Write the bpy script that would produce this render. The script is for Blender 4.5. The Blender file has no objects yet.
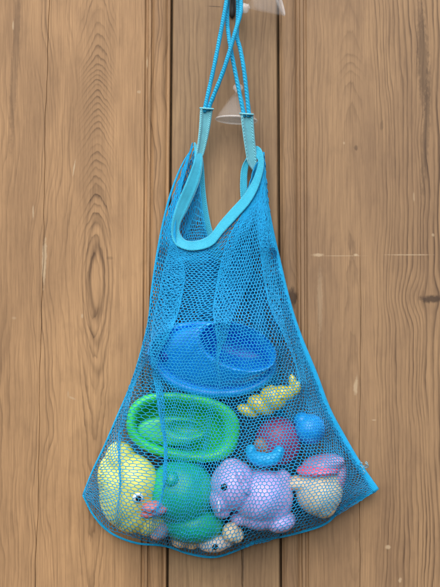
import bpy, bmesh, math, random
import numpy as np
from mathutils import Vector, Matrix
from mathutils.bvhtree import BVHTree

random.seed(7)
rng = np.random.default_rng(7)
SC = bpy.context.scene
COL = SC.collection
D = 0.95                       # camera distance from the door, metres; 1 photo pixel on the door = 1 mm
PI = math.pi

# ------------------------------------------------------------------ helpers
def lin(h):
    h = h.lstrip('#')
    r = [int(h[i:i+2], 16)/255 for i in (0, 2, 4)]
    return tuple((c/12.92 if c <= .04045 else ((c+.055)/1.055)**2.4) for c in r) + (1.0,)

def W(px, py, d):
    """a point d millimetres in front of the door, seen at photo position px, py"""
    k = 1 - d/1000/D
    return Vector(((px-220)/1000*k, -d/1000, (293.5-py)/1000*k))

def sz(n, d):
    return n/1000*(1 - d/1000/D)

ROOT = {}
def thing(name, loc, label, cat, group=None):
    o = bpy.data.objects.new(name, None)
    o.empty_display_size = .01
    COL.objects.link(o)
    o.location = loc
    o['label'] = label; o['category'] = cat
    if group: o['group'] = group
    ROOT[o] = Vector(loc)
    return o

def link_mesh(name, me, mat, parent=None, smooth=True):
    o = bpy.data.objects.new(name, me)
    COL.objects.link(o)
    if parent is not None:
        base = ROOT[parent]
        me.transform(Matrix.Translation(-base))
        o.parent = parent
        ROOT[o] = base
    if mat: 
        me.materials.clear(); me.materials.append(mat)
    if smooth:
        me.polygons.foreach_set('use_smooth', [True]*len(me.polygons))
    return o

def subpart(name, me, mat, part):
    return link_mesh(name, me, mat, part)

def mesh_from(verts, faces):
    me = bpy.data.meshes.new('m')
    me.from_pydata([tuple(v) for v in verts], [], faces)
    me.update()
    return me

def cr(pts, n):
    """Catmull-Rom resample of a list of vectors"""
    P = [np.array(p, float) for p in pts]
    P = [2*P[0]-P[1]] + P + [2*P[-1]-P[-2]]
    out = []
    m = len(P)-3
    for k in range(n):
        t = k/(n-1)*m
        i = min(int(t), m-1); f = t-i
        a, b, c, d = P[i:i+4]
        out.append(.5*((2*b)+(c-a)*f+(2*a-5*b+4*c-d)*f*f+(3*b-a-3*c+d)*f**3))
    return out

def tube(pts, rad, seg=10, flat=None, caps=True):
    """tube along world points; rad number or list; flat=(normal vector, ratio)"""
    P = [Vector(p) for p in pts]; n = len(P)
    R = rad if hasattr(rad, '__len__') else [rad]*n
    V = []; F = []
    up = Vector((0, -1, 0))
    for i in range(n):
        t = (P[min(i+1, n-1)] - P[max(i-1, 0)]).normalized()
        s = t.cross(up)
        if s.length < 1e-4: s = t.cross(Vector((1, 0, 0)))
        s.normalize(); u = s.cross(t).normalized()
        up = u
        fr = flat if flat else 1.0
        for k in range(seg):
            a = 2*PI*k/seg
            V.append(P[i] + s*math.cos(a)*R[i] + u*math.sin(a)*R[i]*fr)
    for i in range(n-1):
        for k in range(seg):
            k2 = (k+1) % seg
            F.append((i*seg+k, i*seg+k2, (i+1)*seg+k2, (i+1)*seg+k))
    if caps:
        F.append(tuple(range(seg))[::-1]); F.append(tuple((n-1)*seg+k for k in range(seg)))
    return V, F

def loft(loops, seg=64):
    """loops of (cx,cy,a,b,angle,d[,egg]) in photo pixels / mm"""
    V = []; F = []
    for lp in loops:
        cx, cy, a, b, ang, d = lp[:6]; egg = lp[6] if len(lp) > 6 else 0; pw = lp[7] if len(lp) > 7 else 1
        ca, sa = math.cos(math.radians(ang)), math.sin(math.radians(ang))
        for k in range(seg):
            t = 2*PI*k/seg
            x = a*math.copysign(abs(math.cos(t))**pw, math.cos(t)); y = b*math.copysign(abs(math.sin(t))**pw, math.sin(t))*(1 + egg*math.cos(t))
            tilt = 0
            V.append(W(cx + x*ca - y*sa, cy + x*sa + y*ca, d))
    for i in range(len(loops)-1):
        for k in range(seg):
            k2 = (k+1) % seg
            F.append((i*seg+k, (i+1)*seg+k, (i+1)*seg+k2, i*seg+k2))
    F.append(tuple(range(seg)))
    F.append(tuple((len(loops)-1)*seg+k for k in range(seg))[::-1])
    return mesh_from(V, F)

def subdiv(me, lv=1):
    o = bpy.data.objects.new('t', me); COL.objects.link(o)
    m = o.modifiers.new('s', 'SUBSURF'); m.levels = lv; m.render_levels = lv
    return bake(o)

def bake(o):
    dg = bpy.context.evaluated_depsgraph_get(); dg.update()
    me = bpy.data.meshes.new_from_object(o.evaluated_get(dg))
    old = o.data
    bpy.data.objects.remove(o)
    bpy.data.meshes.remove(old)
    return me

def blob(parts, vox=1.1, smooth=6):
    """parts: (px,py,d, rx,rz,rd [,rot deg in the picture plane]) fused into one smooth skin"""
    bm = bmesh.new()
    for p in parts:
        px, py, d, rx, rz, rd = p[:6]; rot = p[6] if len(p) > 6 else 0
        M = (Matrix.Translation(W(px, py, d)) @ Matrix.Rotation(math.radians(-rot), 4, 'Y')
             @ Matrix.Diagonal((sz(rx, d), rd/1000, sz(rz, d), 1)).to_4x4())
        bmesh.ops.create_uvsphere(bm, u_segments=28, v_segments=18, radius=1, matrix=M)
    me = bpy.data.meshes.new('b'); bm.to_mesh(me); bm.free()
    o = bpy.data.objects.new('t', me); COL.objects.link(o)
    r = o.modifiers.new('r', 'REMESH'); r.mode = 'VOXEL'; r.voxel_size = vox/1000
    s = o.modifiers.new('s', 'SMOOTH'); s.factor = .5; s.iterations = smooth
    return bake(o)

def chain(pts, n):
    out = []
    for p in cr(pts, n): out.append(tuple(p))
    return out

def bvh_of(me_list):
    V = []; F = []
    for me, off in me_list:
        b = len(V)
        V += [v.co + off for v in me.vertices]
        F += [tuple(b+i for i in p.vertices) for p in me.polygons]
    return BVHTree.FromPolygons(V, F)

CAM = Vector((0, -D, 0))
def front(me, px, py, off=Vector((0, 0, 0))):
    """nearest point of a mesh seen at a photo position"""
    b = bvh_of([(me, off)])
    dr = (W(px, py, 0) - CAM).normalized()
    h = b.ray_cast(CAM, dr)
    return (h[0], h[1]) if h[0] else (W(px, py, 40), Vector((0, -1, 0)))

def ellipsoid(c, n, r, rn, seg=20):
    """flattened ball at c whose short axis rn follows normal n"""
    bm = bmesh.new()
    q = Vector((0, 0, 1)).rotation_difference(n).to_matrix().to_4x4()
    bmesh.ops.create_uvsphere(bm, u_segments=seg, v_segments=12, radius=1,
        matrix=Matrix.Translation(c) @ q @ Matrix.Diagonal((r, r, rn, 1)).to_4x4())
    me = bpy.data.meshes.new('e'); bm.to_mesh(me); bm.free()
    return me

# ------------------------------------------------------------------ materials
class NT:
    def __init__(s, name):
        s.m = bpy.data.materials.new(name); s.m.use_nodes = True
        s.t = s.m.node_tree; s.n = s.t.nodes
        s.b = s.n['Principled BSDF']
    def node(s, kind, **kw):
        x = s.n.new(kind)
        for k, v in kw.items(): setattr(x, k, v)
        return x
    def set(s, sock, v):
        if isinstance(v, bpy.types.NodeSocket): s.t.links.new(v, sock)
        else: sock.default_value = v
    def math(s, op, a, b=None, c=None, clamp=False):
        x = s.node('ShaderNodeMath', operation=op, use_clamp=clamp)
        s.set(x.inputs[0], a)
        if b is not None: s.set(x.inputs[1], b)
        if c is not None: s.set(x.inputs[2], c)
        return x.outputs[0]
    def mix(s, f, a, b, mode='MIX'):
        x = s.node('ShaderNodeMix', data_type='RGBA', blend_type=mode)
        s.set(x.inputs[0], f); s.set(x.inputs[6], a); s.set(x.inputs[7], b)
        return x.outputs[2]
    def noise(s, vec, scale, detail=3, rough=.55, dist=0):
        x = s.node('ShaderNodeTexNoise'); s.set(x.inputs['Vector'], vec)
        x.inputs['Scale'].default_value = scale; x.inputs['Detail'].default_value = detail
        x.inputs['Roughness'].default_value = rough; x.inputs['Distortion'].default_value = dist
        return x.outputs['Fac']
    def ramp(s, f, stops, interp='LINEAR'):
        x = s.node('ShaderNodeValToRGB'); s.set(x.inputs[0], f)
        e = x.color_ramp; e.interpolation = interp
        while len(e.elements) < len(stops): e.elements.new(.5)
        for el, (p, c) in zip(e.elements, stops):
            el.position = p; el.color = c if hasattr(c, '__len__') else (c, c, c, 1)
        return x.outputs[0]
    def xyz(s, x, y, z=0.0):
        c = s.node('ShaderNodeCombineXYZ')
        s.set(c.inputs[0], x); s.set(c.inputs[1], y); s.set(c.inputs[2], z)
        return c.outputs[0]
    def bump(s, h, strength=.3, dist=.001):
        b = s.node('ShaderNodeBump'); b.inputs['Strength'].default_value = strength
        b.inputs['Distance'].default_value = dist
        s.set(b.inputs['Height'], h); s.t.links.new(b.outputs[0], s.b.inputs['Normal'])

def plastic(name, col, rough=.38, var=.12, sss=0.0, scale=35, bump=.06, spec=.5):
    k = NT(name); c = lin(col)
    tc = k.node('ShaderNodeTexCoord').outputs['Object']
    n = k.noise(tc, scale, 4)
    dark = tuple(x*(1-var) for x in c[:3])+(1,)
    lite = tuple(min(1, x*(1+var*.6)+.01) for x in c[:3])+(1,)
    k.set(k.b.inputs['Base Color'], k.ramp(n, [(.3, dark), (.7, lite)]))
    k.set(k.b.inputs['Roughness'], k.math('MULTIPLY_ADD', k.noise(tc, scale*6, 3), .2, rough-.1))
    k.b.inputs['Specular IOR Level'].default_value = spec
    if sss:
        k.b.inputs['Subsurface Weight'].default_value = sss
        k.b.inputs['Subsurface Radius'].default_value = (1, .8, .6)
        k.b.inputs['Subsurface Scale'].default_value = .006
    k.bump(k.noise(tc, 260, 2), bump, .0006)
    return k.m

def cloth(name, col, weave=900, rough=.75, var=.15, sheen=.25, trans=0., con=.3):
    k = NT(name); c = lin(col)
    tc = k.node('ShaderNodeTexCoord').outputs['Object']
    w = k.node('ShaderNodeTexWave', wave_type='BANDS', bands_direction='DIAGONAL')
    k.set(w.inputs['Vector'], tc); w.inputs['Scale'].default_value = weave
    w.inputs['Distortion'].default_value = 1.5
    n = k.noise(tc, 60, 4)
    dark = tuple(x*(1-var) for x in c[:3])+(1,)
    lite = tuple(min(1, x*(1+var*.5)+.008) for x in c[:3])+(1,)
    base = k.ramp(n, [(.3, dark), (.7, lite)])
    k.set(k.b.inputs['Base Color'], k.mix(k.math('MULTIPLY', w.outputs['Fac'], con), base, tuple(x*.55 for x in c[:3])+(1,)))
    k.b.inputs['Roughness'].default_value = rough
    k.b.inputs['Specular IOR Level'].default_value = .25
    k.b.inputs['Sheen Weight'].default_value = sheen
    k.bump(k.math('MULTIPLY_ADD', k.noise(tc, 140, 3), 1.6, w.outputs['Fac']), .5, .0008)
    if trans:
        tr = k.node('ShaderNodeBsdfTranslucent'); k.set(tr.inputs[0], base)
        mx = k.node('ShaderNodeMixShader'); mx.inputs[0].default_value = trans
        k.t.links.new(k.b.outputs[0], mx.inputs[1]); k.t.links.new(tr.outputs[0], mx.inputs[2])
        k.t.links.new(mx.outputs[0], k.n['Material Output'].inputs[0])
    return k.m

def clear_plastic(name, alpha, rough, spec):
    k = NT(name)
    tc = k.node('ShaderNodeTexCoord').outputs['Object']
    k.b.inputs['Base Color'].default_value = (.82, .84, .86, 1)
    k.b.inputs['Alpha'].default_value = alpha
    k.b.inputs['Specular IOR Level'].default_value = spec
    k.set(k.b.inputs['Roughness'], k.math('MULTIPLY_ADD', k.noise(tc, 40, 2), .1, rough))
    return k.m

def wood(name, xc, xdrift, curve, c2, d0, tone, spots=(), darks=(), knots=(), seed=0., bands=(), cw=17., floor_=.12, curl=1., cstr=1.05, pitch=.2, ovals=()):
    """flat-sawn pine: growth rings cut by the board face give arches on the line x = xc, straight grain beside it"""
    k = NT(name)
    tc = k.node('ShaderNodeTexCoord').outputs['Object']
    sx = k.node('ShaderNodeSeparateXYZ'); k.set(sx.inputs[0], tc)
    X = k.math('MULTIPLY_ADD', sx.outputs[0], 1000, 220)
    Y = k.math('MULTIPLY_ADD', sx.outputs[2], -1000, 293.5)
    # slow wander of the grain
    wv = k.xyz(k.math('MULTIPLY', X, 1/70), k.math('MULTIPLY', Y, 1/230), seed)
    wob = k.math('SUBTRACT', k.noise(wv, 1, 3), .5)
    wv2 = k.xyz(k.math('MULTIPLY', X, 1/22), k.math('MULTIPLY', Y, 1/70), seed+4)
    wob2 = k.math('SUBTRACT', k.noise(wv2, 1, 3), .5)
    dx = k.math('SUBTRACT', k.math('MULTIPLY_ADD', Y, -xdrift, X), xc)
    dx = k.math('MULTIPLY_ADD', wob, 13, dx)
    dx = k.math('MULTIPLY_ADD', wob2, 5*curl, dx)
    for (kx, ky, kr, kh, amt) in knots:          # grain swerves round a knot
        gx = k.math('MULTIPLY', k.math('SUBTRACT', X, kx), 1/(kr*3.2))
        gy = k.math('MULTIPLY', k.math('SUBTRACT', Y, ky), 1/(kh*3.0))
        r2 = k.math('ADD', k.math('MULTIPLY', gx, gx), k.math('MULTIPLY', gy, gy))
        g = k.math('EXPONENT', k.math('MULTIPLY', r2, -1))
        dx = k.math('MULTIPLY_ADD', k.math('MULTIPLY', g, gx), amt, dx)
    ad = k.math('ABSOLUTE', dx)
    side = k.math('DIVIDE', k.math('MULTIPLY', k.math('MULTIPLY', dx, dx), c2), k.math('MULTIPLY_ADD', ad, 1/d0, 1))
    fc = k.node('ShaderNodeFloatCurve')
    cv = fc.mapping.curves[0]
    ymin, ymax, fmax = -260, 860, 40.
    while len(cv.points) < len(curve): cv.points.new(.5, .5)
    for p, (yy, ff) in zip(cv.points, curve):
        p.location = ((yy-ymin)/(ymax-ymin), ff/fmax); p.handle_type = 'AUTO'
    fc.mapping.update()
    k.set(fc.inputs['Value'], k.math('DIVIDE', k.math('SUBTRACT', Y, ymin), ymax-ymin))
    h = k.math('MULTIPLY', fc.outputs[0], fmax)
    f = k.math('ADD', h, side)
    f = k.math('MULTIPLY_ADD', wob2, 1.1*curl, f)
    wv3 = k.xyz(k.math('MULTIPLY', X, 1/6), k.math('MULTIPLY', Y, 1/24), seed+14)
    f = k.math('MULTIPLY_ADD', k.math('SUBTRACT', k.noise(wv3, 1, 2), .5), .9, f)
    fr = k.math('FRACT', f)
    ring = k.ramp(fr, [(0, 0.25), (.12, 0.02), (.55, .12), (.84, .75), (.93, 1.0), (1., .25)])
    # uneven strength of the rings
    ringid = k.math('FLOOR', f)
    rs = k.noise(k.xyz(ringid, k.math('MULTIPLY', Y, 1/300), seed+9), 1.7, 2)
    rs = k.math('MULTIPLY_ADD', rs, 1.5, -.25, clamp=True)
    ring = k.math('MULTIPLY', ring, rs)
    vis = k.math('MULTIPLY', k.math('EXPONENT', k.math('MULTIPLY', k.math('MULTIPLY', dx, dx), -1/cw**2)), cstr)
    f2 = k.math('MULTIPLY_ADD', wob, 34*curl+14, k.math('MULTIPLY_ADD', Y, xdrift*-.6, X))
    f2 = k.math('MULTIPLY_ADD', wob2, 5, f2)
    for (kx, ky, kr, kh, amt) in knots:
        gx = k.math('MULTIPLY', k.math('SUBTRACT', X, kx), 1/(kr*2.2))
        gy = k.math('MULTIPLY', k.math('SUBTRACT', Y, ky), 1/(kh*4.0))
        r2 = k.math('ADD', k.math('MULTIPLY', gx, gx), k.math('MULTIPLY', gy, gy))
        f2 = k.math('MULTIPLY_ADD', k.math('MULTIPLY', k.math('EXPONENT', k.math('MULTIPLY', r2, -1)), gx), -amt*1.5, f2)
    # growth rings are unevenly wide
    f2 = k.math('MULTIPLY_ADD', k.noise(k.xyz(k.math('MULTIPLY', f2, 1/17), seed), 1, 2), 16, f2)
    f2 = k.math('MULTIPLY', f2, pitch)
    fr2 = k.math('FRACT', f2)
    ring2 = k.ramp(fr2, [(0, .35), (.1, 0.02), (.5, .1), (.8, .6), (.93, 1.0), (1., .35)])
    rs2 = k.noise(k.xyz(k.math('FLOOR', f2), k.math('MULTIPLY', Y, 1/220), seed+19), 1.7, 2)
    ring2 = k.math('MULTIPLY', ring2, k.math('MULTIPLY_ADD', rs2, 2.2, -.5, clamp=True))
    vis2 = floor_
    for (bx, bw, bs, bslope) in bands:
        ux = k.math('SUBTRACT', k.math('MULTIPLY_ADD', k.math('SUBTRACT', Y, 293), -bslope/587, X), bx)
        ux = k.math('MULTIPLY_ADD', wob, 22, ux)
        vis2 = k.math('MULTIPLY_ADD', k.math('EXPONENT', k.math('MULTIPLY', k.math('MULTIPLY', ux, ux), -1/bw**2)), bs, vis2)
    patch = k.noise(k.xyz(k.math('MULTIPLY', X, 1/14), k.math('MULTIPLY', Y, 1/160), seed+11), 1, 3, .5)
    pm = k.math('MULTIPLY_ADD', patch, 1.4, .3)
    cmask = k.math('MULTIPLY_ADD', ad, -1/12, cw/12+.9, clamp=True)
    ring = k.math('MULTIPLY', k.math('MULTIPLY', ring, vis), cmask)
    ring2 = k.math('MULTIPLY', k.math('MULTIPLY', ring2, vis2), k.math('SUBTRACT', 1, cmask))
    ring = k.math('MULTIPLY', k.math('ADD', ring, ring2), pm, clamp=True)
    for (ox, oy, rx, ry, st) in ovals:           # closed growth rings round a buried knot
        gx = k.math('MULTIPLY', k.math('MULTIPLY_ADD', wob2, 5, k.math('SUBTRACT', X, ox)), 1/rx)
        gy = k.math('MULTIPLY', k.math('SUBTRACT', Y, oy), 1/ry)
        ay = k.math('POWER', k.math('ABSOLUTE', gy), 1.6)
        r = k.math('SQRT', k.math('ADD', k.math('MULTIPLY', gx, gx), ay))
        for (r0, rw, a_) in ((1., .2, 1.), (1.62, .13, .75), (2.2, .12, .6)):
            u = k.math('MULTIPLY', k.math('SUBTRACT', r, r0), 1/rw)
            ring = k.math('MULTIPLY_ADD', k.math('EXPONENT', k.math('MULTIPLY', k.math('MULTIPLY', u, u), -1)), a_*st, ring, clamp=True)
    # fibres
    fib = k.noise(k.xyz(k.math('MULTIPLY', X, .9), k.math('MULTIPLY', Y, 1/55), seed+2), 1, 5, .65)
    fib2 = k.noise(k.xyz(k.math('MULTIPLY', X, 2.6), k.math('MULTIPLY', Y, 1/16), seed+3), 1, 4, .6)
    big = k.noise(k.xyz(k.math('MULTIPLY', X, 1/45), k.math('MULTIPLY', Y, 1/210), seed+5), 1, 4, .6)
    blot = k.noise(k.xyz(k.math('MULTIPLY', X, 1/16), k.math('MULTIPLY', Y, 1/28), seed+6), 1, 4, .6)
    light, mid, dark, line = [lin(c) for c in tone]
    col = k.ramp(big, [(.38, mid), (.62, light)])
    col = k.mix(k.math('MULTIPLY', k.math('SUBTRACT', fib, .38, clamp=True), 1.7, clamp=True), col, dark)
    col = k.mix(k.math('MULTIPLY', ring, .95), col, line)
    col = k.mix(k.math('MULTIPLY', k.math('SUBTRACT', fib2, .5, clamp=True), 2., clamp=True), col, light)
    pore = k.noise(k.xyz(k.math('MULTIPLY', X, 1.5), k.math('MULTIPLY', Y, 1/26), seed+23), 1, 3, .6)
    col = k.mix(k.math('MULTIPLY', k.math('SUBTRACT', pore, .6, clamp=True), 4., clamp=True), col, dark)
    col = k.mix(k.math('MULTIPLY', k.math('SUBTRACT', blot, .52, clamp=True), 1.3, clamp=True), col, dark)
    rag = k.noise(k.xyz(k.math('MULTIPLY', X, .35), k.math('MULTIPLY', Y, .16), seed+7), 1, 4, .7)
    def spot(cx, cy, rx, ry, ang=0):
        a = math.radians(ang); ca, sa = math.cos(a), math.sin(a)
        ux = k.math('SUBTRACT', X, cx); uy = k.math('SUBTRACT', Y, cy)
        p = k.math('ADD', k.math('MULTIPLY', ux, ca/rx), k.math('MULTIPLY', uy, sa/rx))
        q = k.math('ADD', k.math('MULTIPLY', ux, -sa/ry), k.math('MULTIPLY', uy, ca/ry))
        r = k.math('SQRT', k.math('ADD', k.math('MULTIPLY', p, p), k.math('MULTIPLY', q, q)))
        r = k.math('MULTIPLY_ADD', k.math('SUBTRACT', rag, .5), 1.5, r)
        return k.math('MULTIPLY', k.math('SUBTRACT', 1.1, r), 1.8, clamp=True)
    for (cx, cy, rx, ry, ang, st) in darks:
        col = k.mix(k.math('MULTIPLY', spot(cx, cy, rx, ry, ang), st), col, lin('#3d3027'))
    for (cx, cy, rx, ry, ang, st) in spots:
        col = k.mix(k.math('MULTIPLY', spot(cx, cy, rx, ry, ang), st), col, lin('#ad9b80'))
    k.set(k.b.inputs['Base Color'], col)
    k.set(k.b.inputs['Roughness'], k.math('MULTIPLY_ADD', fib, .25, .48))
    k.b.inputs['Specular IOR Level'].default_value = .3
    hgt = k.math('ADD', k.math('MULTIPLY', fib, .8), k.math('MULTIPLY', ring, -.5))
    k.bump(hgt, .25, .0006)
    return k.m

# ------------------------------------------------------------------ the door
TONE = ('#ab8a65', '#917455', '#735b43', '#443123')
TONE_B = ('#977e5f', '#816a51', '#685441', '#413024')
TONE_C = ('#9c8060', '#866d53', '#6b5643', '#423126')

curveA = [(-260, 38), (-60, 33), (45, 27), (90, 20), (150, 11), (205, 4.6), (222, 2.9), (234, 1.9), (252, .9), (285, .1), (320, .9), (337, 1.9), (355, 2.9),
          (395, 4), (450, 5.2), (510, 6.5), (560, 7.2), (640, 9), (860, 16)]
curveB = [(-260, 20), (0, 16), (120, 14), (300, 11), (450, 9), (540, 8.2), (600, 8), (860, 14)]
curveC = [(-260, 22), (-40, 17), (50, 14), (65, 12.5), (90, 10.5), (150, 9), (300, 7.5), (420, 6), (500, 6.6), (587, 8), (860, 16)]
matA = wood('pine board with nested arches', 97, -.012, curveA, .034, 8.5, TONE,
    spots=[(44, 262, 2.6, 26, 2, .75), (33, 212, 1, 7, 0, .7), (74, 168, .9, 9, 9, .8), (72, 398, 3.5, 1.2, 20, .5), (68, 394, 1, 4, 0, .4),
           (13, 25, 1, 5, 0, .7), (147, 62, 1, 6, 0, .8), (139, 92, 2, 1.6, 0, .55), (82, 316, 1.2, 2.5, 0, .6), (14, 318, 2.5, 1.5, 0, .35)],
    darks=[(15, 60, 4, 90, 3, .3), (110, 258, 4, 2, 0, .3)], seed=1.3, ovals=[(97.5, 281, 7, 34, .6)], cw=15, cstr=1.15, floor_=.2, bands=[(45, 12, .7, -10), (157, 9, .75, -4), (10, 12, .35, 0), (70, 6, .3, 0)])
matB = wood('pine board with straight grain', 226, 0, curveB, .026, 8, TONE_B,
    spots=[(236, 215, 1.2, 5, 0, .3)], darks=[(243, 560, 1.2, 38, 0, .55), (215, 6.5, 9, .5, 3, .8)], seed=5.1, curl=.5, cw=7, cstr=.5, floor_=.4, bands=[(190, 8, .3, 0), (262, 10, .4, 0)])
matC = wood('pine board with knots', 350, .01, curveC, .020, 9, TONE_C,
    spots=[(342, 255.8, 26, .6, 0, .4), (408, 254.8, 26, .7, 0, .6), (318, 255, 6, 1.8, 0, .75), (356, 255, 2.5, 1.6, 0, .9), (356, 386, 2.4, 10, 4, .75),
           (320, 300, 3, 36, 0, .28), (388, 547, 3, 2.4, 0, .75), (400, 580, 2, 3, 20, .7), (374, 420, 2.5, 1, 0, .6), (433, 235, 1.5, 2, 0, .6),
           (414, 197, 1, 5, 0, .4), (344, 143, 1.5, 1.5, 0, .5)],
    darks=[(292.5, 297, 6, 11, 0, .85), (432, 299, 14, 4.2, 0, .85), (423, 60, 6, 60, -2, .55), (426, 130, 4, 70, 3, .45), (356, 148, 2, 3, 0, .55),
           (382, 125, 2, 6, 0, .35), (306.5, 330, .8, 260, 0, .25)],
    knots=[(291, 297, 5, 10, 9), (432, 299, 13, 5, 14)], seed=8.7, curl=.4, cstr=.55, cw=11, floor_=.28, pitch=.23, bands=[(412, 26, .7, 4), (384, 9, .4, 4), (322, 7, .35, 0), (292, 8, .4, 3), (450, 30, .6, 0)])

door = thing('plank_door', (0, 0, -.9), 'weathered brown pine door of wide upright boards behind the hanging net bag', 'door')
ROWS = [-320 + i*6 for i in range(206)]          # photo y
def wig(y, s, a):
    return a*(math.sin(y/37+s)+.6*math.sin(y/13.7+2*s)+.35*math.sin(y/5.1+s))
def board(profile, mat, thick=16):
    """profile: list of functions y -> (x, depth mm); swept down the door, closed at the back"""
    V = []; F = []; n = len(profile)
    for y in ROWS:
        pr = [p(y) for p in profile]
        for (x, d) in pr: V.append(((x-220)/1000, -d/1000, (293.5-y)/1000))
        for (x, d) in (pr[-1], pr[0]): V.append(((x-220)/1000, thick/1000, (293.5-y)/1000))
    m = n+2
    for i in range(len(ROWS)-1):
        for k in range(m):
            k2 = (k+1) % m
            F.append((i*m+k, i*m+k2, (i+1)*m+k2, (i+1)*m+k))
    F.append(tuple(range(m))[::-1]); F.append(tuple((len(ROWS)-1)*m+k for k in range(m)))
    me = mesh_from(V, F)
    o = link_mesh('board', me, mat, None)
    o.parent = door
    o.location = -Vector(door.location)            # object space of the grain = door face
    me.polygons.foreach_set('use_smooth', [False]*len(me.polygons))
    return o
def v(x, d, s=0.0):
    return lambda y: (x + s*(y-293)/587, d)
def crack(x0, slope, w, dep, sd, y0=-1e9, y1=1e9, amp=.8):
    def wd(y):
        a = min(1, max(0, (y-y0)/60))*min(1, max(0, (y1-y)/60))
        return w*a*(.75+.25*math.sin(y/23+sd)), dep*min(1, a*1.5)
    xx = lambda y: x0 + slope*(y-293)/587 + wig(y, sd, amp)
    return [lambda y: (xx(y)-wd(y)[0]-.25, 0.0), lambda y: (xx(y)-wd(y)[0]*.25, -wd(y)[1]), lambda y: (xx(y)+wd(y)[0]*.25, -wd(y)[1]), lambda y: (xx(y)+wd(y)[0]+.25, 0.0)]
SL = -4.5
def bead(x0, x1, h, low, s, n=9):
    out = []
    for i in range(n):
        t = i/(n-1)
        out.append(v(x0+(x1-x0)*t, low + (h-low)*math.sin(PI*t)**.6, s))
    return out
profA = [v(-190, -8), v(-188, 0)] + crack(42, -13, .1, 1.1, 1.0, amp=.6) + [v(142.5, 0, SL), v(144., -2.2, SL), v(145.6, -2.3, SL), v(146.6, .1, SL), v(149, .2, SL), v(150, -2.2, SL)] \
    + bead(150.6, 165, .9, -2.2, SL) + [v(165.8, -1.6, SL), v(167.5, -1.4, SL), v(168.3, -2.5, SL), v(168.5, -9, SL)]
profB = [v(170.6, -9, SL), v(170.8, -1.5, SL), v(172, -.2, SL)] + crack(241, 3, .15, 1.6, 3.3, 470, 900) + [v(277, -.2, 3.), v(278.2, -1.2, 3.), v(278.4, -9, 3.)]
profC = [v(280.8, -9, 3), v(281, -3.2, 3)] + bead(281.6, 298, 1., -3.4, 3) + [v(299, -2.6, 2.5), v(300.5, -2.6, 2.5), v(301.5, -.2, 2.5), v(304.3, -.1, 2.5), v(305.2, -2., 2.5), v(306.8, -1.9, 2.5), v(308, 0, 2.5)] \
    + crack(360.5, -2, .1, 1.1, 5.2, 235, 2000, .4) + [v(628, 0), v(630, -8)]
board(profA, matA); board(profB, matB); board(profC, matC)
# the ledge board at the back that the upright boards are nailed to
bm = bmesh.new(); bmesh.ops.create_cube(bm, size=1, matrix=Matrix.Translation((0, .030, -.02)) @ Matrix.Diagonal((.80, .026, 1.2, 1)).to_4x4())
me = bpy.data.meshes.new('ledge'); bm.to_mesh(me); bm.free()
lo = link_mesh('backing', me, matB, door, smooth=False)

# ------------------------------------------------------------------ the toys
TOYS = []          # (mesh, offset) used to drape the net
def toy(name, px, py, d, label, cat):
    return thing(name, W(px, py, d), label, cat)
def part(name, me, mat, parent, drape=True):
    o = link_mesh(name, me, mat, parent)
    if drape: TOYS.append((me, ROOT[o]))
    return o
def eye(parent, body, px, py, r, white, mw, mp, bulge=.6):
    off = ROOT[body]
    c, n = front(body.data, px, py, off)
    if white:
        e = part('eye', ellipsoid(c, n, r/1000, r*bulge/1000), mw, parent)
        c2, n2 = front(e.data, px+.4, py+.6, ROOT[e])
        part('pupil', ellipsoid(c2, n2, r*.5/1000, r*.22/1000), mp, e)
    else:
        part('eye', ellipsoid(c, n, r/1000, r*bulge/1000), mp, parent)

M_blue = plastic('blue toy plastic', '#0c9cff', .28)
M_green = plastic('green toy plastic', '#38d468', .34)
M_teal = plastic('sea green vinyl', '#20bc8a', .28)
M_yellow = plastic('lime yellow vinyl', '#e6ea80', .28, sss=.15)
M_pink = plastic('salmon pink vinyl', '#d77f86', .45)
M_lilac = plastic('lilac vinyl', '#c6b4ee', .28, sss=.1)
M_gold = plastic('olive yellow plastic', '#e2d548', .22, spec=.7)
M_plum = plastic('plum vinyl', '#963f6c', .42)
M_sky = plastic('sky blue vinyl', '#119cff', .28)
M_cyan = plastic('cyan vinyl', '#14b2f4', .4)
M_cream = plastic('cream vinyl', '#e8d6b2', .45, sss=.1)
M_rose = plastic('rose pink vinyl', '#f06e92', .42)
M_mauve = plastic('mauve vinyl', '#b98bb0', .42)
M_white = plastic('white eye paint', '#e8eef0', .3)
M_black = plastic('black eye paint', '#15161c', .25)
M_ivory = plastic('ivory vinyl', '#dccfc6', .42)
M_grey = plastic('greyish pink vinyl', '#a9929a', .45)
M_peach = plastic('peach vinyl', '#dfc39a', .42)
M_brown = plastic('tan brown vinyl', '#9a6f56', .42)

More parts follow.
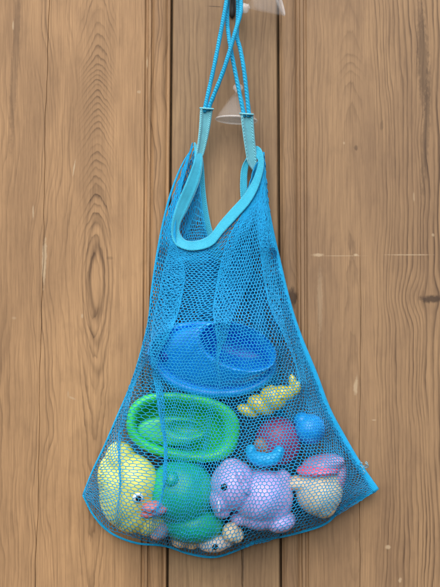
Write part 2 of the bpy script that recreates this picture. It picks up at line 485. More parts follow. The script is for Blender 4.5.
# blue boat: hull, gunwale, raised deck and an oval cockpit
b = toy('toy_boat', 212, 362, 45, 'bright blue plastic toy boat with an oval cockpit, lying at the top of the pile', 'toy boat')
hull = subdiv(loft([(210, 362, 30, 14, 8, 12), (210, 362, 46, 25, 8, 16), (211, 361, 60, 33, 8, 30), (212, 360, 63.5, 36.5, 8, 42, -.04),
      (212, 360, 65, 38, 8, 45, -.04), (212, 360, 65.2, 38.2, 8, 48, -.04), (212, 359.6, 63.4, 36.4, 8, 50.5, -.04), (212.5, 359, 60.5, 33.6, 8, 50.8, -.05), (213, 358.6, 58.2, 31.6, 8, 49.6, -.06),
      (213.2, 358.4, 57, 30.6, 8, 46.6, -.06), (213.5, 358.2, 56, 29.8, 9, 47.2, -.06), (215, 357, 54.5, 29.4, 10, 51, -.05), (221, 353.5, 49.5, 27, 12, 56, -.03), (231, 349.5, 45, 25.4, 16, 60),
      (236, 347.3, 42, 24, 18, 62), (237.2, 346.9, 40.6, 22.8, 18, 62.8), (237.8, 346.8, 38.8, 21.2, 18, 62), (238, 346.8, 37.6, 20.2, 18, 59), (238, 347, 36, 19, 18, 46), (237.6, 347.6, 32.6, 16.8, 18, 26), (237, 348, 18, 8, 18, 21), (237, 348, 5, 2.4, 18, 20.5)]))
bo = part('hull', hull, M_blue, b)
c, n = front(hull, 163, 352, ROOT[bo])
c, n = front(bo.data, 164, 357, ROOT[bo])
part('bow_vent', ellipsoid(c, n, .0045, .0012), plastic('navy plastic', '#0b46c0', .4), b)

# green boat with cabin
g = toy('toy_boat', 183, 427, 40, 'green plastic toy boat with a raised oval cabin, under the blue one', 'toy boat')
gh = subdiv(loft([l + (.05, .78) for l in [(183, 428, 34, 16, 9, 12), (183, 428, 48, 26, 9, 18), (183, 427, 54, 31, 9, 34), (183, 427, 56.5, 33, 9, 45), (183, 427, 57.3, 33.8, 9, 49), (183, 427, 56.4, 33, 9, 52),
     (183, 427, 53, 30, 9, 54), (182.5, 427, 49.5, 27.4, 9, 53.5), (181, 427, 46, 24.6, 9, 51.5), (180, 427, 44, 22.6, 9, 46), (180, 427, 42, 21, 9, 32), (180, 427, 38, 19, 9, 25), (180, 428, 20, 10, 9, 24), (180, 428, 6, 3, 9, 24)]]))
part('hull', gh, M_green, g)
gc = subdiv(loft([(172, 431, 37, 16, 2, 25), (172, 431, 36, 15.4, 2, 40), (172, 431, 34.6, 14.2, 2, 47), (173, 430.6, 32, 12.4, 2, 49.5), (180, 429.6, 24, 10.6, 3, 50.2), (184, 429, 20, 9.2, 4, 50.4),
     (186, 428.6, 18, 8, 4, 49), (186.5, 428.4, 16.6, 7, 4, 44), (187, 428.4, 14, 5.4, 4, 38), (187, 428.4, 5, 2, 4, 37)]))
part('cabin', gc, plastic('green cabin plastic', '#4cd68a', .36), g)

# duck
dk = toy('rubber_duck', 130, 490, 42, 'pale lime yellow rubber duck with a pink beak in the lower left of the net', 'rubber duck')
head = part('body', blob([(129, 491, 44, 30, 38, 26, -8), (121, 462, 42, 16, 21, 19, 10), (113, 480, 42, 15.5, 26, 20, 6), (136, 482, 49, 22, 26, 23), (133, 509, 43, 24, 24, 22), (150, 518, 40, 20, 18, 19), (111, 497, 43, 12, 16, 16)], 1.0, 9), M_yellow, dk)
part('beak', blob([(152, 507, 66, 11, 6, 9, 8), (158, 511, 66, 10, 5, 7, 14), (149, 513.5, 64, 9, 4.4, 7, 10)], .8, 4), M_pink, dk)
eye(dk, head, 138, 498, 5.4, True, M_white, M_black)

# sea green round toy
tq = toy('squeeze_toy', 182, 500, 42, 'sea green round squeeze toy with a small knob, between the duck and the lilac animal', 'bath toy')
tb = part('body', blob([(181, 492, 42, 34, 33, 29), (192, 523, 38, 32, 20, 24, -4), (168, 500, 38, 18, 18, 20)], 1.2, 10), M_teal, tq)
c, n = front(tb.data, 171, 479, ROOT[tb])
part('knob', ellipsoid(c, n, .0075, .0055), M_teal, tq)

# lilac animal
lp = toy('toy_animal', 250, 498, 44, 'lilac rubber toy animal with a dark eye, facing left in the bottom middle', 'bath toy')
lb = part('body', blob([(234, 485, 48, 24, 25, 24), (220, 500, 53, 11, 14, 14, 8), (222, 510, 50, 9, 8.5, 12), (262, 496, 45, 30, 27, 25), (274, 500, 43, 19, 29, 21, -8), (262, 517, 42, 22, 13, 18, 4), (280, 521, 44, 16, 11, 18, 10), (283, 480, 41, 9, 11, 11, 12),
      (233, 466, 46, 12, 8, 10, -10), (243, 518, 37, 14, 8, 12)], .9, 6), M_lilac, lp)
eye(lp, lb, 224, 487, 3.3, False, None, M_black)
part('ear', blob([(241, 478, 67, 5, 11, 5, 18), (245, 487, 68, 4.4, 9, 4, 26)], .8, 4), M_lilac, lp)
part('tusk', blob([(219, 506, 67, 1.7, 7.5, 2.4, 4)], .5, 2), plastic('pale lilac vinyl', '#dcd4f4', .3), lp)

# olive yellow fish
fs = toy('toy_fish', 272, 398, 45, 'glossy olive yellow toy fish with a forked tail, beside the blue boat', 'bath toy')
part('body', blob([(273, 398, 48, 14, 12.5, 11, -24), (261, 405, 46, 15, 9.5, 9, -24), (248, 411, 42, 12, 6, 7, -22), (284, 393, 47, 11, 7.5, 8, -20)], .8, 7), M_gold, fs)
part('tail', blob([(292, 390, 47, 7, 3.6, 3.2, -10), (293, 383, 47, 4.2, 9, 3.4, 8), (297, 388, 47, 4, 7.5, 3.4, -12)], .6, 2), M_gold, fs)
part('fin', blob([(271, 390, 50, 2.8, 5.4, 2.6, -10), (268, 389, 50, 2.2, 3.6, 2.2, -30)], .5, 2), M_gold, fs)
for i, (px, py) in enumerate([(272, 396), (277, 394), (281, 397), (276, 400), (271, 402)]):
    b_ = part('scale', ellipsoid(W(px, py, 57.2), Vector((0, -1, 0)), .0024, .0016), M_gold, fs)

# plum ball with brown face
pb = toy('toy_ball', 277, 441, 34, 'plum purple ball behind the curved cyan toy', 'ball')
pbb = part('body', blob([(278, 441, 34, 23, 24.5, 21)], 1.0, 3), M_plum, pb)
part('patch', blob([(262, 447, 48, 8, 10, 5, 30)], .8, 3), M_brown, pb)

# curved cyan toy
cm = []
for i in range(13):
    t = math.radians(190 - i*190/12)
    cm.append((265 + 14*math.cos(t), 451 + 9*math.sin(t), 58, 5.2+2*math.sin(PI*i/12), 5.2+2*math.sin(PI*i/12), 6))
cy = toy('curved_toy', 265, 457, 58, 'small curved cyan toy like a crescent above the back of the lilac animal', 'bath toy')
part('body', blob(cm, .9, 3), M_cyan, cy)

# sky blue ball
sb = toy('toy_ball', 309, 428, 40, 'bright sky blue ball against the right seam of the net', 'ball')
part('body', blob([(310, 429, 40, 15.5, 15, 15), (302, 420, 38, 9, 8, 10)], 1.0, 4), M_sky, sb)

# cream toy with pink band
ct = toy('banded_toy', 318, 489, 40, 'cream coloured toy with a rose pink band and mauve top in the lower right', 'bath toy')
part('body', blob([(319, 490, 40, 24, 26, 22), (300, 483, 42, 15, 8, 13, 4), (323, 504, 40, 14, 14, 16)], 1.0, 5), M_cream, ct)
part('band', blob([(318, 470, 44, 22, 6.6, 20, 2)], .9, 3), M_rose, ct)
part('cap', blob([(323, 464, 38, 22, 10, 20, 8), (338, 478, 36, 8, 17, 15, -12)], .9, 3), M_mauve, ct)

# little toys along the bottom
sf = toy('small_toy', 212, 543, 36, 'small ivory toy face with one dark eye at the lowest point of the net', 'bath toy')
sfb = part('body', blob([(213, 542, 36, 17, 10, 14), (225, 541, 34, 9, 7, 10)], .9, 4), M_ivory, sf)
eye(sf, sfb, 215, 547, 2.8, False, None, M_black)
sc_ = toy('small_toy', 232, 533, 46, 'small beige lump of a toy just under the chin of the lilac animal', 'bath toy')
part('body', blob([(231, 532, 46, 9, 10, 9), (236, 535, 44, 8, 8, 8)], .9, 3), M_cream, sc_)
sp = toy('small_toy', 183, 546, 32, 'small peach coloured toy under the sea green one', 'bath toy')
part('body', blob([(183, 540, 34, 12, 7.5, 11, 8), (192, 543, 34, 8, 6, 9)], .9, 3), M_peach, sp)
sg = toy('small_toy', 160, 529, 48, 'small greyish pink toy below the beak of the duck', 'bath toy')
part('body', blob([(161, 529, 48, 9, 10, 10), (158, 533, 47, 9, 7, 9)], .9, 3), M_grey, sg)

# ------------------------------------------------------------------ the net bag
Ledge = [(193.5, 146), (182, 165), (172, 190), (165, 215), (158, 250), (152, 290), (149, 320), (142, 350), (131, 385), (118, 415), (105, 445), (93, 470), (83, 495)]
Redge = [(262.5, 156), (263, 170), (264.5, 195), (270.5, 230), (278.5, 265), (287, 300), (298, 335), (314, 375), (327, 410), (343, 440), (360, 468), (376, 491)]
Bot = [(83, 495), (94, 516), (111, 533), (136, 543), (165, 546), (190, 554), (215, 557), (240, 549), (258, 541), (290, 535), (325, 524), (345, 506), (376, 491)]
rimB = [(192, 142), (194, 160), (186, 182), (176, 206), (171, 228), (174, 243), (186, 250), (200, 250), (213, 245), (224, 232), (237, 218), (250, 203), (259, 186), (264, 165), (265, 150)]
rimA = [(198, 140), (203, 160), (199.5, 182), (189, 207), (180.5, 224), (180.5, 234), (187, 240.5), (199, 240), (210, 234.5), (219.5, 222), (231, 209), (244, 194.5), (253, 179), (258, 163), (259, 150)]

# membrane: lie on the toys, stay taut to the seams and the rim
GX0, GX1, GY0, GY1, GS = 70, 390, 130, 570, 2.5
nx = int((GX1-GX0)/GS)+1; ny = int((GY1-GY0)/GS)+1
bv = bvh_of(TOYS)
obs = np.zeros((ny, nx)); inside = np.zeros((ny, nx), bool)
def inpoly(x, y, P):
    c = False; j = len(P)-1
    for i in range(len(P)):
        if (P[i][1] > y) != (P[j][1] > y) and x < (P[j][0]-P[i][0])*(y-P[i][1])/(P[j][1]-P[i][1])+P[i][0]: c = not c
        j = i
    return c
poly = Ledge + Bot[1:-1] + Redge[::-1] + rimB[::-1][1:-1]
for j in range(ny):
    for i in range(nx):
        px, py = GX0+i*GS, GY0+j*GS
        h = bv.ray_cast(CAM, (W(px, py, 0)-CAM).normalized())
        if h[0]: obs[j, i] = -h[0].y*1000 + 1.6
        inside[j, i] = inpoly(px, py, poly)
EDGE = 14.
hm = np.full((ny, nx), EDGE)
# above the rim the sheet keeps the depth of the rim
for j in range(ny):
    py = GY0+j*GS
    if py < 252: hm[j, :] = 14 + 14*max(0, min(1, (py-150)/95))
fixed = hm.copy()
hm = np.maximum(hm, obs)
for it in range(900):
    a = hm.copy()
    a[1:-1, 1:-1] = .25*(hm[:-2, 1:-1]+hm[2:, 1:-1]+hm[1:-1, :-2]+hm[1:-1, 2:])
    a = np.where(inside, np.maximum(a, obs), np.maximum(fixed, obs))
    hm = a
def hgt(px, py):
    x = np.clip((px-GX0)/GS, 0, nx-1.001); y = np.clip((py-GY0)/GS, 0, ny-1.001)
    i = x.astype(int); j = y.astype(int); fx = x-i; fy = y-j
    return (hm[j, i]*(1-fx)*(1-fy)+hm[j, i+1]*fx*(1-fy)+hm[j+1, i]*(1-fx)*fy+hm[j+1, i+1]*fx*fy)

def smooth_axis(A, k, axis):
    A = np.moveaxis(A, axis, 0)
    for _ in range(k):
        B = A.copy(); B[1:-1] = .25*A[:-2]+.5*A[1:-1]+.25*A[2:]; A = B
    return np.moveaxis(A, 0, axis)

def surface(rows, srow, nd=260, ks=14, kv=60):
    """rows of control points (x,y,dz) -> dense nd x nd grid indexed [v, s]"""
    R = np.array(rows, float); nr, nc, _ = R.shape
    s = np.linspace(0, 1, nd)
    A = np.zeros((nr, nd, 3))
    for r in range(nr):
        for c in range(3): A[r, :, c] = np.interp(s, srow[r] if np.ndim(srow) == 2 else srow, R[r, :, c])
    ln = [0]
    for r in range(nr-1): ln.append(ln[-1] + np.mean(np.hypot(*(A[r+1, :, :2]-A[r, :, :2]).T)))
    vrow = np.array(ln)/ln[-1]
    G = np.zeros((nd, nd, 3))
    for i in range(nd):
        for c in range(3): G[:, i, c] = np.interp(s, vrow, A[:, i, c])
    G = smooth_axis(G, ks, 1); G = smooth_axis(G, kv, 0)
    return G

def bil(G, s, v):
    n = G.shape[0]
    x = np.clip(s, 0, 1)*(n-1.001); y = np.clip(v, 0, 1)*(n-1.001)
    i = x.astype(int); j = y.astype(int); fx = (x-i)[..., None]; fy = (y-j)[..., None]
    return G[j, i]*(1-fx)*(1-fy)+G[j, i+1]*fx*(1-fy)+G[j+1, i]*(1-fx)*fy+G[j+1, i+1]*fx*fy

def net_mesh(pos, NC, NR, rad):
    """honeycomb knit: zigzag courses joined by short uprights; every yarn is a little four sided rod"""
    I, J = np.meshgrid(np.arange(2*NC+1), np.arange(NR+1))
    par = (I+J) % 2
    s = I/(2*NC)
    vv = (J + np.where(par == 0, .17, -.17))/NR
    vv = np.clip(vv, 0, 1)
    P = pos(s, vv)                       # (NR+1, 2NC+1, 3) world
    P = P + rng.normal(0, .00022, P.shape)*np.array([1, .5, 1])
    idx = np.arange(I.size).reshape(I.shape)
    e1 = np.stack([idx[:, :-1].ravel(), idx[:, 1:].ravel()], 1)
    m = par[:-1] == 0
    e2 = np.stack([idx[:-1][m], idx[1:][m]], 1)
    E = np.concatenate([e1, e2]); Q = P.reshape(-1, 3)
    A = Q[E[:, 0]]; B = Q[E[:, 1]]; t = B-A
    L = np.linalg.norm(t, axis=1, keepdims=True); ok = L[:, 0] > 1e-5
    A, B, t, L = A[ok], B[ok], t[ok], L[ok]; t = t/L
    A = A - t*rad*.5; B = B + t*rad*.5
    u = np.cross(t, np.array([0, -1., 0])); ul = np.linalg.norm(u, axis=1, keepdims=True); u = np.where(ul > 1e-3, u/np.maximum(ul, 1e-6), np.array([1., 0, 0]))
    w = np.cross(t, u)
    ne = len(A)
    r = rad*(.9+.2*rng.random((ne, 1)))*np.interp(np.concatenate([vv[:, :-1].ravel(), vv[:-1][m]])[ok], [0, .3, .5, 1], [1.3, 1.25, .84, .8])[:, None]
    V = np.zeros((ne, 12, 3))
    for k in range(6):
        a = 2*PI*k/6
        o = u*math.cos(a)*r + w*math.sin(a)*r*.8
        V[:, k] = A+o; V[:, 6+k] = B+o
    base = (np.arange(ne)*12)[:, None, None]
    f = np.array([[k, (k+1) % 6, 6+(k+1) % 6, 6+k] for k in range(6)])[None]
    F = (base+f).reshape(-1, 4)
    me = bpy.data.meshes.new('net')
    me.vertices.add(ne*12); me.vertices.foreach_set('co', V.reshape(-1).astype(np.float32))
    me.loops.add(F.size); me.loops.foreach_set('vertex_index', F.reshape(-1).astype(np.int32))
    me.polygons.add(len(F)); me.polygons.foreach_set('loop_start', np.arange(0, F.size, 4, dtype=np.int32))
    me.polygons.foreach_set('loop_total', np.full(len(F), 4, dtype=np.int32))
    me.update(calc_edges=True); me.validate()
    return me

def wobble(s, v, seed, amp, n=7):
    r = np.random.default_rng(seed); out = 0*s
    for k in range(n):
        fx, fy = r.uniform(2, 14), r.uniform(1, 8)
        out = out + r.uniform(.3, 1)/n*np.sin(2*PI*(fx*s+fy*v+r.random()))
    return out*amp

def Wn(x, y, d):
    k = 1-d/1000/D
    return np.stack([(x-220)/1000*k, -d/1000, (293.5-y)/1000*k], -1)

front_rows = [
 [(193,142,0),(171,228,0),(173,241,0),(188,250,0),(213,245,0),(241,214,0),(249,204,0),(259,186,0),(262,174,0),(262,155,0)],
 [(167,212,0),(177,248,1),(166,251,2),(186,262,2),(214,264,0),(252,241,0),(227,238,4),(267,222,2),(257,221,3),(267,212,1)],
 [(155,268,0),(188,276,4),(159,277,6),(184,288,3),(214,290,0),(258,276,0),(215,274,4),(276,267,2),(259,268,4),(279,265,1)],
 [(150,308,0),(182,312,4),(151,314,6),(174,315,3),(200,316,0),(238,311,0),(210,312,3),(284,307,2),(268,308,4),(289,307,1)],
 [(146,332,0),(170,336,4),(149,337,6),(171,338,3),(197,339,0),(230,336,0),(214,337,2),(289,330,2),(279,331,3),(296,329,1)],
 [(142,350,0),(157,355,3),(148,357,5),(170,358,3),(194,359,0),(219,357,0),(215,358,1),(294,352,1),(291,353,2),(303,350,1)],
 [(127,394,0),(166,400,3),(156,402,5),(174,403,3),(192,404,0),(218,404,0),(222,404,0),(303,397,1),(307,397,1),(321,394,0)],
 [(107,441,0),(169,446,2),(163,447,4),(180,449,2),(196,450,0),(219,450,0),(223,450,0),(314,441,0),(322,441,0),(343,440,0)],
 [(89,480,0),(166,488,1),(163,489,2),(181,492,1),(196,494,0),(220,494,0),(224,494,0),(330,480,0),(338,480,0),(368,479,0)],
 [(83,495,0),(143,541,0),(155,543,0),(171,547,0),(187,553,0),(214,557,0),(218,556,0),(319,526,0),(327,522,0),(376,491,0)]]
# a thin fold hanging over the duck
for r, w, xx in zip(front_rows, (0, 0, 0, 0, 0, 0, 3.5, 4, 3.5, 0), (0, 0, 0, 0, 0, 0, 128, 118, 120, 114)):
    (x0, y0, z0), (x1, y1, z1) = r[0], r[1]
    if not xx: p1, p2 = .5, .57
    else: p1 = (xx+w-x0)/(x1-x0); p2 = (xx-w-x0)/(x1-x0)
    if w == 0 and xx: p1, p2 = .52, .6
    q = lambda p, dz: (x0+(x1-x0)*p, y0+(y1-y0)*p + (6*4*p*(1-p) if r is front_rows[-1] else 0), z0+(z1-z0)*p+dz)
    r[1:1] = [q(p1, 2 if w > 1 else 0), q(p2, 3.5 if w > 1 else 0)]
fs_row = []
for f2 in (24, 28, 28, 26, 17, 8, 4, 4, 4, 4):          # the wide diagonal fold runs out above the boat
    seg = np.array([26, 9, 25, 18, 27, 27, 26+(22-f2)*.5, f2, 90+(22-f2)*.5, 10, 40.])
    fs_row.append(np.concatenate([[0], np.cumsum(seg)])/seg.sum())
fs_row = np.array(fs_row)
GF = surface(front_rows, fs_row)
def pos_front(s, v):
    amp = .25 + .75*np.clip((v-.25)*3, 0, 1)
    g = bil(GF, s + wobble(s, v, 31, .012, 14)*amp, v + wobble(s, v, 32, .01, 14)*amp)
    ed = np.clip(np.minimum(np.minimum(s, 1-s)*14, np.minimum(v, 1-v)*14), 0, 1)
    x = g[..., 0] + wobble(s, v, 11, 2.2)*ed
    y = g[..., 1] + wobble(s, v, 12, 2.2)*ed
    d = hgt(x, y) + g[..., 2] + np.abs(wobble(s, v, 13, 1.6))*ed
    return Wn(x, y, d)

def lerp_poly(P, n):
    P = np.array(P, float); l = np.concatenate([[0], np.cumsum(np.hypot(*np.diff(P, axis=0).T))]); t = np.linspace(0, l[-1], n)
    return np.stack([np.interp(t, l, P[:, 0]), np.interp(t, l, P[:, 1])], 1)
def edge_x(P, y):
    P = np.array(P); return float(np.interp(y, P[:, 1], P[:, 0]))
back_rim = [(194,150),(200,186),(203,216),(211,254),(222,268),(234,266),(243,235),(247,192),(254,168),(264,152)]
back_rows = [[(x, y, 0) for x, y in back_rim]]
for y, w in ((235, 12), (285, 16), (325, 15), (370, 11), (420, 7), (465, 3)):
    l, r = edge_x(Ledge, y), edge_x(Redge, y); q = lambda t: l+(r-l)*t
    sag = {235: 45}.get(y, 6)
    fr = [0, .20, .08, .3, .46, .32, .55, .84, .70, 1]
    mono = [0, .11, .13, .3, .39, .41, .57, .75, .78, 1]
    k = w/16
    row = []
    for i in range(10):
        t = mono[i]*(1-k)+fr[i]*k
        row.append((q(t), y + sag*math.sin(PI*t), [0, 1, 2, 1, 0, 2, 1, 0, 2, 0][i]))
    back_rows.append(row)
bp = lerp_poly(Bot, 400)
back_rows.append([(bp[int(399*t)][0], bp[int(399*t)][1], 0) for t in (0, .11, .13, .3, .39, .41, .57, .75, .78, 1)])
bs_row = np.array([0, .12, .155, .3, .395, .425, .58, .76, .795, 1])
GB = surface(back_rows, bs_row)
def pos_back(s, v):
    g = bil(GB, s, v)
    ed = np.clip(np.minimum(np.minimum(s, 1-s)*14, np.minimum(v, 1-v)*10), 0, 1)
    x = g[..., 0] + wobble(s, v, 21, 3)*ed; y = g[..., 1] + wobble(s, v, 22, 3)*ed
    d = 3.5 + (EDGE-3.5)*(1-ed)**2 + g[..., 2] + np.abs(wobble(s, v, 23, 2.5))
    return Wn(x, y, d)

M_net = cloth('azure knitted net yarn', '#08aef2', 1400, .55, .1, .1, .12)
M_tape = cloth('turquoise binding tape', '#32b2d8', 380, .7, .12, .3)
M_tab = cloth('pale turquoise webbing', '#74cce2', 420, .7, .1, .3)
M_cord = cloth('azure braided cord', '#10ace2', 210, .6, .25, .1, 0, .8)
M_seam = cloth('azure seam tape', '#0caaea', 420, .7, .12, .1)

bag = thing('net_bag', W(230, 320, 10), 'turquoise mesh toy bag hanging by two cord loops, stuffed with bath toys', 'net bag')
NC, NR = 80, 110
link_mesh('back_panel', net_mesh(pos_back, NC, NR-6, .00048), M_net, bag)
link_mesh('front_panel', net_mesh(pos_front, NC, NR, .00044), M_net, bag)

def ribbon(A, B, thick, n=90, bulge=0.):
    """flat tape between two edge curves with rounded edges and real thickness"""
    A = cr(A, n); B = cr(B, n); V = []; F = []
    cs = 15
    for i in range(n):
        a, b2 = Vector(W(*A[i])), Vector(W(*B[i]))
        t = Vector(W(*A[min(i+1, n-1)])) - Vector(W(*A[max(i-1, 0)]))
        t += Vector(W(*B[min(i+1, n-1)])) - Vector(W(*B[max(i-1, 0)]))
        nrm = (b2-a).cross(t).normalized()
        ring = []
        for side in (1, -1):
            for k in range(cs):
                u = k/(cs-1)
                if side < 0: u = 1-u
                # two welted edges, thinner web in between
                prof = (math.sin(PI*min(1, max(0, u)))**.35)
                welt = .7 + 1.3*math.exp(-((u-.13)/.1)**2) + .7*math.exp(-((u-.9)/.08)**2)
                p = a.lerp(b2, u) + nrm*side*thick/2000*prof*welt + nrm*bulge/1000*math.sin(PI*u)
                ring.append(p)
        V += ring
    m = 2*cs
    for i in range(n-1):
        for k in range(m):
            k2 = (k+1) % m
            F.append((i*m+k, i*m+k2, (i+1)*m+k2, (i+1)*m+k))
    F.append(tuple(range(m))[::-1]); F.append(tuple((n-1)*m+k for k in range(m)))
    return mesh_from(V, F)
def dep(px, py): return float(hgt(np.array([float(px)]), np.array([float(py)]))[0])
nA = len(rimA)
dB = [14 + 15*math.sin(PI*i/(nA-1)) for i in range(nA)]
dA = [12 + 12*math.sin(PI*i/(nA-1)) for i in range(nA)]
fA = [(x, y, d) for (x, y), d in zip(rimA, dA)][1:-1]; fB = [(x, y, d+2) for (x, y), d in zip(rimB, dB)][1:-1]
brA = [(204, 168, 7), (206, 195, 6), (211, 225, 5), (219, 248, 4.5), (229, 253, 4.5), (237, 240, 4.5), (241, 212, 5), (240, 186, 6), (241.5, 168, 8)]
brB = [(198.5, 170, 6), (200, 200, 5.5), (203, 230, 5), (212, 260, 4.5), (230, 267, 4.5), (244, 248, 4.5), (248, 214, 5), (247.5, 190, 6), (248, 170, 8)]
loA = brA[3::-1] + [(202.5, 154, 9), (200.5, 151, 11)] + fA + [(255, 157.5, 13), (247, 158.5, 11)] + brA[:2:-1]
loB = brB[3::-1] + [(196.5, 150, 9), (194, 142.5, 11)] + fB + [(261.5, 149.5, 14), (254, 147.5, 11)] + brB[:2:-1]
link_mesh('rim_tape', ribbon(loA, loB, 1.5, 240), M_tape, bag)

def edge_tube(P, d, r, flat=.5, n=120):
    pts = [W(p[0], p[1], d) for p in cr([(a, b_, 0) for a, b_ in P], n)]
    V, F = tube(pts, [r(i/(n-1))/1000 for i in range(n)], 10, flat)
    return mesh_from(V, F)
link_mesh('side_seam', edge_tube(Redge, EDGE, lambda t: .5+2.*min(1, t*9)+.9*math.sin(PI*min(1, t*1.1))+(1.4 if t > .8 else 1.4*max(0, (t-.5)/.3))), M_seam, bag)
link_mesh('side_seam', edge_tube(Ledge, EDGE, lambda t: .4+.5*min(1, t*9)+.4*math.sin(PI*t)), M_seam, bag)
link_mesh('bottom_seam', edge_tube(Bot, EDGE, lambda t: 1.1), M_seam, bag)
# tuft of loose yarn at the right corner
V = []; F = []
for i in range(7):
    a = random.uniform(-.6, 1.9); L = random.uniform(2, 4.5)
    x0, y0 = random.uniform(360, 368), random.uniform(463, 474)
    pts = [W(x0 + L*t*math.cos(a) + 2*math.sin(5*t+i), y0 - L*t*math.sin(a)*.8 + 2*math.cos(4*t+i), EDGE+3+3*math.sin(3*t+i)) for t in (0, .25, .5, .75, 1)]
    tv, tf = tube(pts, .0004, 5); b0 = len(V); V += tv; F += [tuple(b0+k for k in f) for f in tf]
link_mesh('loose_yarn', mesh_from(V, F), cloth('pale loose yarn', '#8cc4da', 900), bag)

# pulled corner folds
for pts in ([(322, 428), (338, 452), (352, 474), (366, 490)], [(334, 444), (346, 466), (356, 484), (360, 494)]):
    pass

# tabs
def tab(top, bot, wt, wb, d0, d1, bend=0.):
    (x0, y0), (x1, y1) = top, bot
    n = 14; A = []; B = []
    for i in range(n):
        t = i/(n-1)
        x = x0+(x1-x0)*t + bend*math.sin(PI*t); y = y0+(y1-y0)*t; w = wt+(wb-wt)*t; w *= 1-.75*max(0, (t-.8)/.2)**2; d = d0+(d1-d0)*t
        A.append((x-w/2, y, d)); B.append((x+w/2, y+.8, d-1))
    return ribbon(A, B, 4.4, 50, .8)
def collar(cx, cy, w, d, ang):
    pts = []
    ca, sa = math.cos(ang), math.sin(ang)
    for k in range(25):
        a = 2*PI*k/24
        x = w/2*math.cos(a); dd = 2.7*math.sin(a)
        pts.append(W(cx+x*ca, cy+x*sa, d+dd))
    V, F = tube(pts, .0009, 8, None, False)
    return mesh_from(V, F)
t1 = link_mesh('strap_tab', tab((206.5, 108), (198, 162), 13, 7.5, 27, 11.5, 1.2), M_tab, bag)
subpart('collar', collar(206.7, 108.6, 13, 27, .08), M_tab, t1)
t2 = link_mesh('strap_tab', tab((246.8, 113.5), (253.5, 170), 13, 10, 27, 9, -.5), M_tab, bag)
subpart('collar', collar(246.7, 114, 13, 27, .08), M_tab, t2)
def cord(P):
    pts = [W(*p) for p in cr(P, 110)]
    V, F = tube(pts, [.0021*(1+.05*math.sin(i*1.9)) for i in range(110)], 12)
    return mesh_from(V, F)
link_mesh('cord', cord([(205, 111, 26.5), (205.4, 106, 26.5), (215, 62, 24), (225.5, 7, 20), (227.5, -8, 17), (233, -14, 16), (239, -9, 18), (241, 10, 23), (235.5, 31, 28), (224, 69, 31), (210, 105, 26.5), (209, 111, 26.5)]), M_cord, bag)
link_mesh('cord', cord([(244.2, 117, 26.5), (243, 110, 26.5), (235.5, 73, 24), (230.5, 47, 22), (227.5, 24, 15), (228, 0, 12), (232, -9, 11), (237, -5, 12), (238, 14, 15), (237, 36, 19), (240.5, 50, 23), (244.5, 73, 26), (248.5, 109, 26.5), (249, 117, 26.5)]), M_cord, bag)

# ------------------------------------------------------------------ hook and suction cups
hk = thing('wall_hook', W(239, 0, 0), 'dark metal hook on the door that both cord loops hang from', 'hook')
M_iron = plastic('blackened iron', '#2a2622', .4, .3)
V, F = tube([W(x, y, d) for x, y, d in cr([(231.5, -40, 2.4), (231.5, -20, 2.4), (231.8, 0, 2.6), (232, 18, 2.4)], 24)], [.0036]*21+[.0032, .0026, .0012], 12, .6)
link_mesh('back_plate', mesh_from(V, F), M_iron, hk)
V, F = tube([W(x, y, d) for x, y, d in cr([(231.5, -24, 3), (232, -10, 9), (232, -4, 16), (232, -3, 24), (232, -12, 29)], 40)], .0019, 12)
link_mesh('prong', mesh_from(V, F), M_iron, hk)

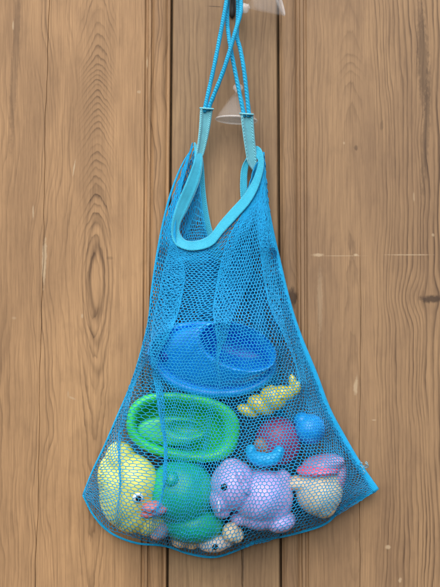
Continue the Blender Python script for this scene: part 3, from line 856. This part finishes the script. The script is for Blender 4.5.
def cup(name, nub, axis, r, flat, label, knob_h=7.):
    """suction cup turned about its axis: bell shell with knob"""
    root = thing(name, nub, label, 'suction cup', 'clear suction cups by the hook')
    ax = Vector(axis).normalized()
    yv = Vector((0, -1, 0)); yv = (yv - ax*yv.dot(ax)).normalized(); xv = ax.cross(yv)
    def lathe(prof, seg=40):
        V = []; F = []
        for (rr, tt) in prof:
            for k in range(seg):
                a = 2*PI*k/seg
                V.append(Vector(nub) + ax*tt/1000 + xv*rr/1000*math.cos(a) + yv*rr/1000*math.sin(a)*(flat if rr > 6 else flat+(1-flat)*(6-rr)/6))
        for i in range(len(prof)-1):
            for k in range(seg):
                k2 = (k+1) % seg
                F.append((i*seg+k, i*seg+k2, (i+1)*seg+k2, (i+1)*seg+k))
        F.append(tuple(range(seg))[::-1]); F.append(tuple((len(prof)-1)*seg+k for k in range(seg)))
        return mesh_from(V, F)
    outer = [(2.6, 4), (3.4, 6), (6, 9), (9.5, 14), (13, 20), (r*.82, 26), (r*.95, 31), (r-.6, 32.4), (r-1.2, 32.6)]
    inner = [(r*.9, 31.2), (r*.77, 26.2), (12., 20.6), (8.4, 15), (4.8, 10.6), (1.2, 9)]
    link_mesh('bell', lathe(outer+inner), M_clear, root)
    link_mesh('rim', lathe([(r-.9, 32.6), (r+.1, 33.2), (r+.5, 34.2), (r-.1, 35), (r-1., 34.6)]), M_knob, root)
    link_mesh('knob', lathe([(1., -3.8), (3.8, -3.2), (5., -1.4), (5., 1), (3.8, 2.4), (2.6, 3.4), (2.6, 4.6), (1, 4.8)]), M_knob, root)
M_clear = clear_plastic('clear soft plastic', .045, .3, .4)
M_knob = clear_plastic('clear thick plastic', .3, .12, 1.)
cup('suction_cup', W(238, 88, 10), (-.05, -.24, -1), 20.5, .45, 'clear suction cup hanging behind the right cords above the bag')
cup('suction_cup', W(245, 8, 20), (.93, -.3, .30), 21, .72, 'clear suction cup beside the dark hook, cut off by the top edge')

# ------------------------------------------------------------------ light, sky, camera
world = bpy.data.worlds.new('World'); SC.world = world; world.use_nodes = True
nt = world.node_tree
sky = nt.nodes.new('ShaderNodeTexSky'); sky.sky_type = 'NISHITA'; sky.sun_disc = False
EL, ROT = math.radians(46), math.radians(192)
sky.sun_elevation = EL; sky.sun_rotation = ROT
sky.air_density = 1.; sky.dust_density = 4.; sky.ozone_density = .5
bg = nt.nodes['Background']; bg.inputs['Strength'].default_value = .12
nt.links.new(sky.outputs[0], bg.inputs['Color'])
sl = bpy.data.lights.new('sun', 'SUN'); sl.energy = 1.5; sl.angle = math.radians(75); sl.color = (1., .95, .88)
so = bpy.data.objects.new('sun', sl); COL.objects.link(so)
sd = Vector((math.sin(ROT)*math.cos(EL), math.cos(ROT)*math.cos(EL), math.sin(EL)))
so.rotation_euler = sd.to_track_quat('Z', 'Y').to_euler()

cam = bpy.data.cameras.new('camera'); co = bpy.data.objects.new('camera', cam); COL.objects.link(co)
co.location = CAM; co.rotation_euler = (PI/2, 0, 0)
cam.sensor_fit = 'VERTICAL'; cam.sensor_height = 24.
cam.lens = 24.*D/.587
cam.clip_start = .01; cam.clip_end = 50
SC.camera = co
vs = SC.view_settings
vs.view_transform = 'Standard'; vs.look = 'None'; vs.exposure = 0.7; vs.gamma = 1
SC.cycles.use_denoising = True
SC.cycles.sample_clamp_direct = 8; SC.cycles.sample_clamp_indirect = 4
SC.cycles.max_bounces = 10; SC.cycles.transmission_bounces = 8; SC.cycles.transparent_max_bounces = 12
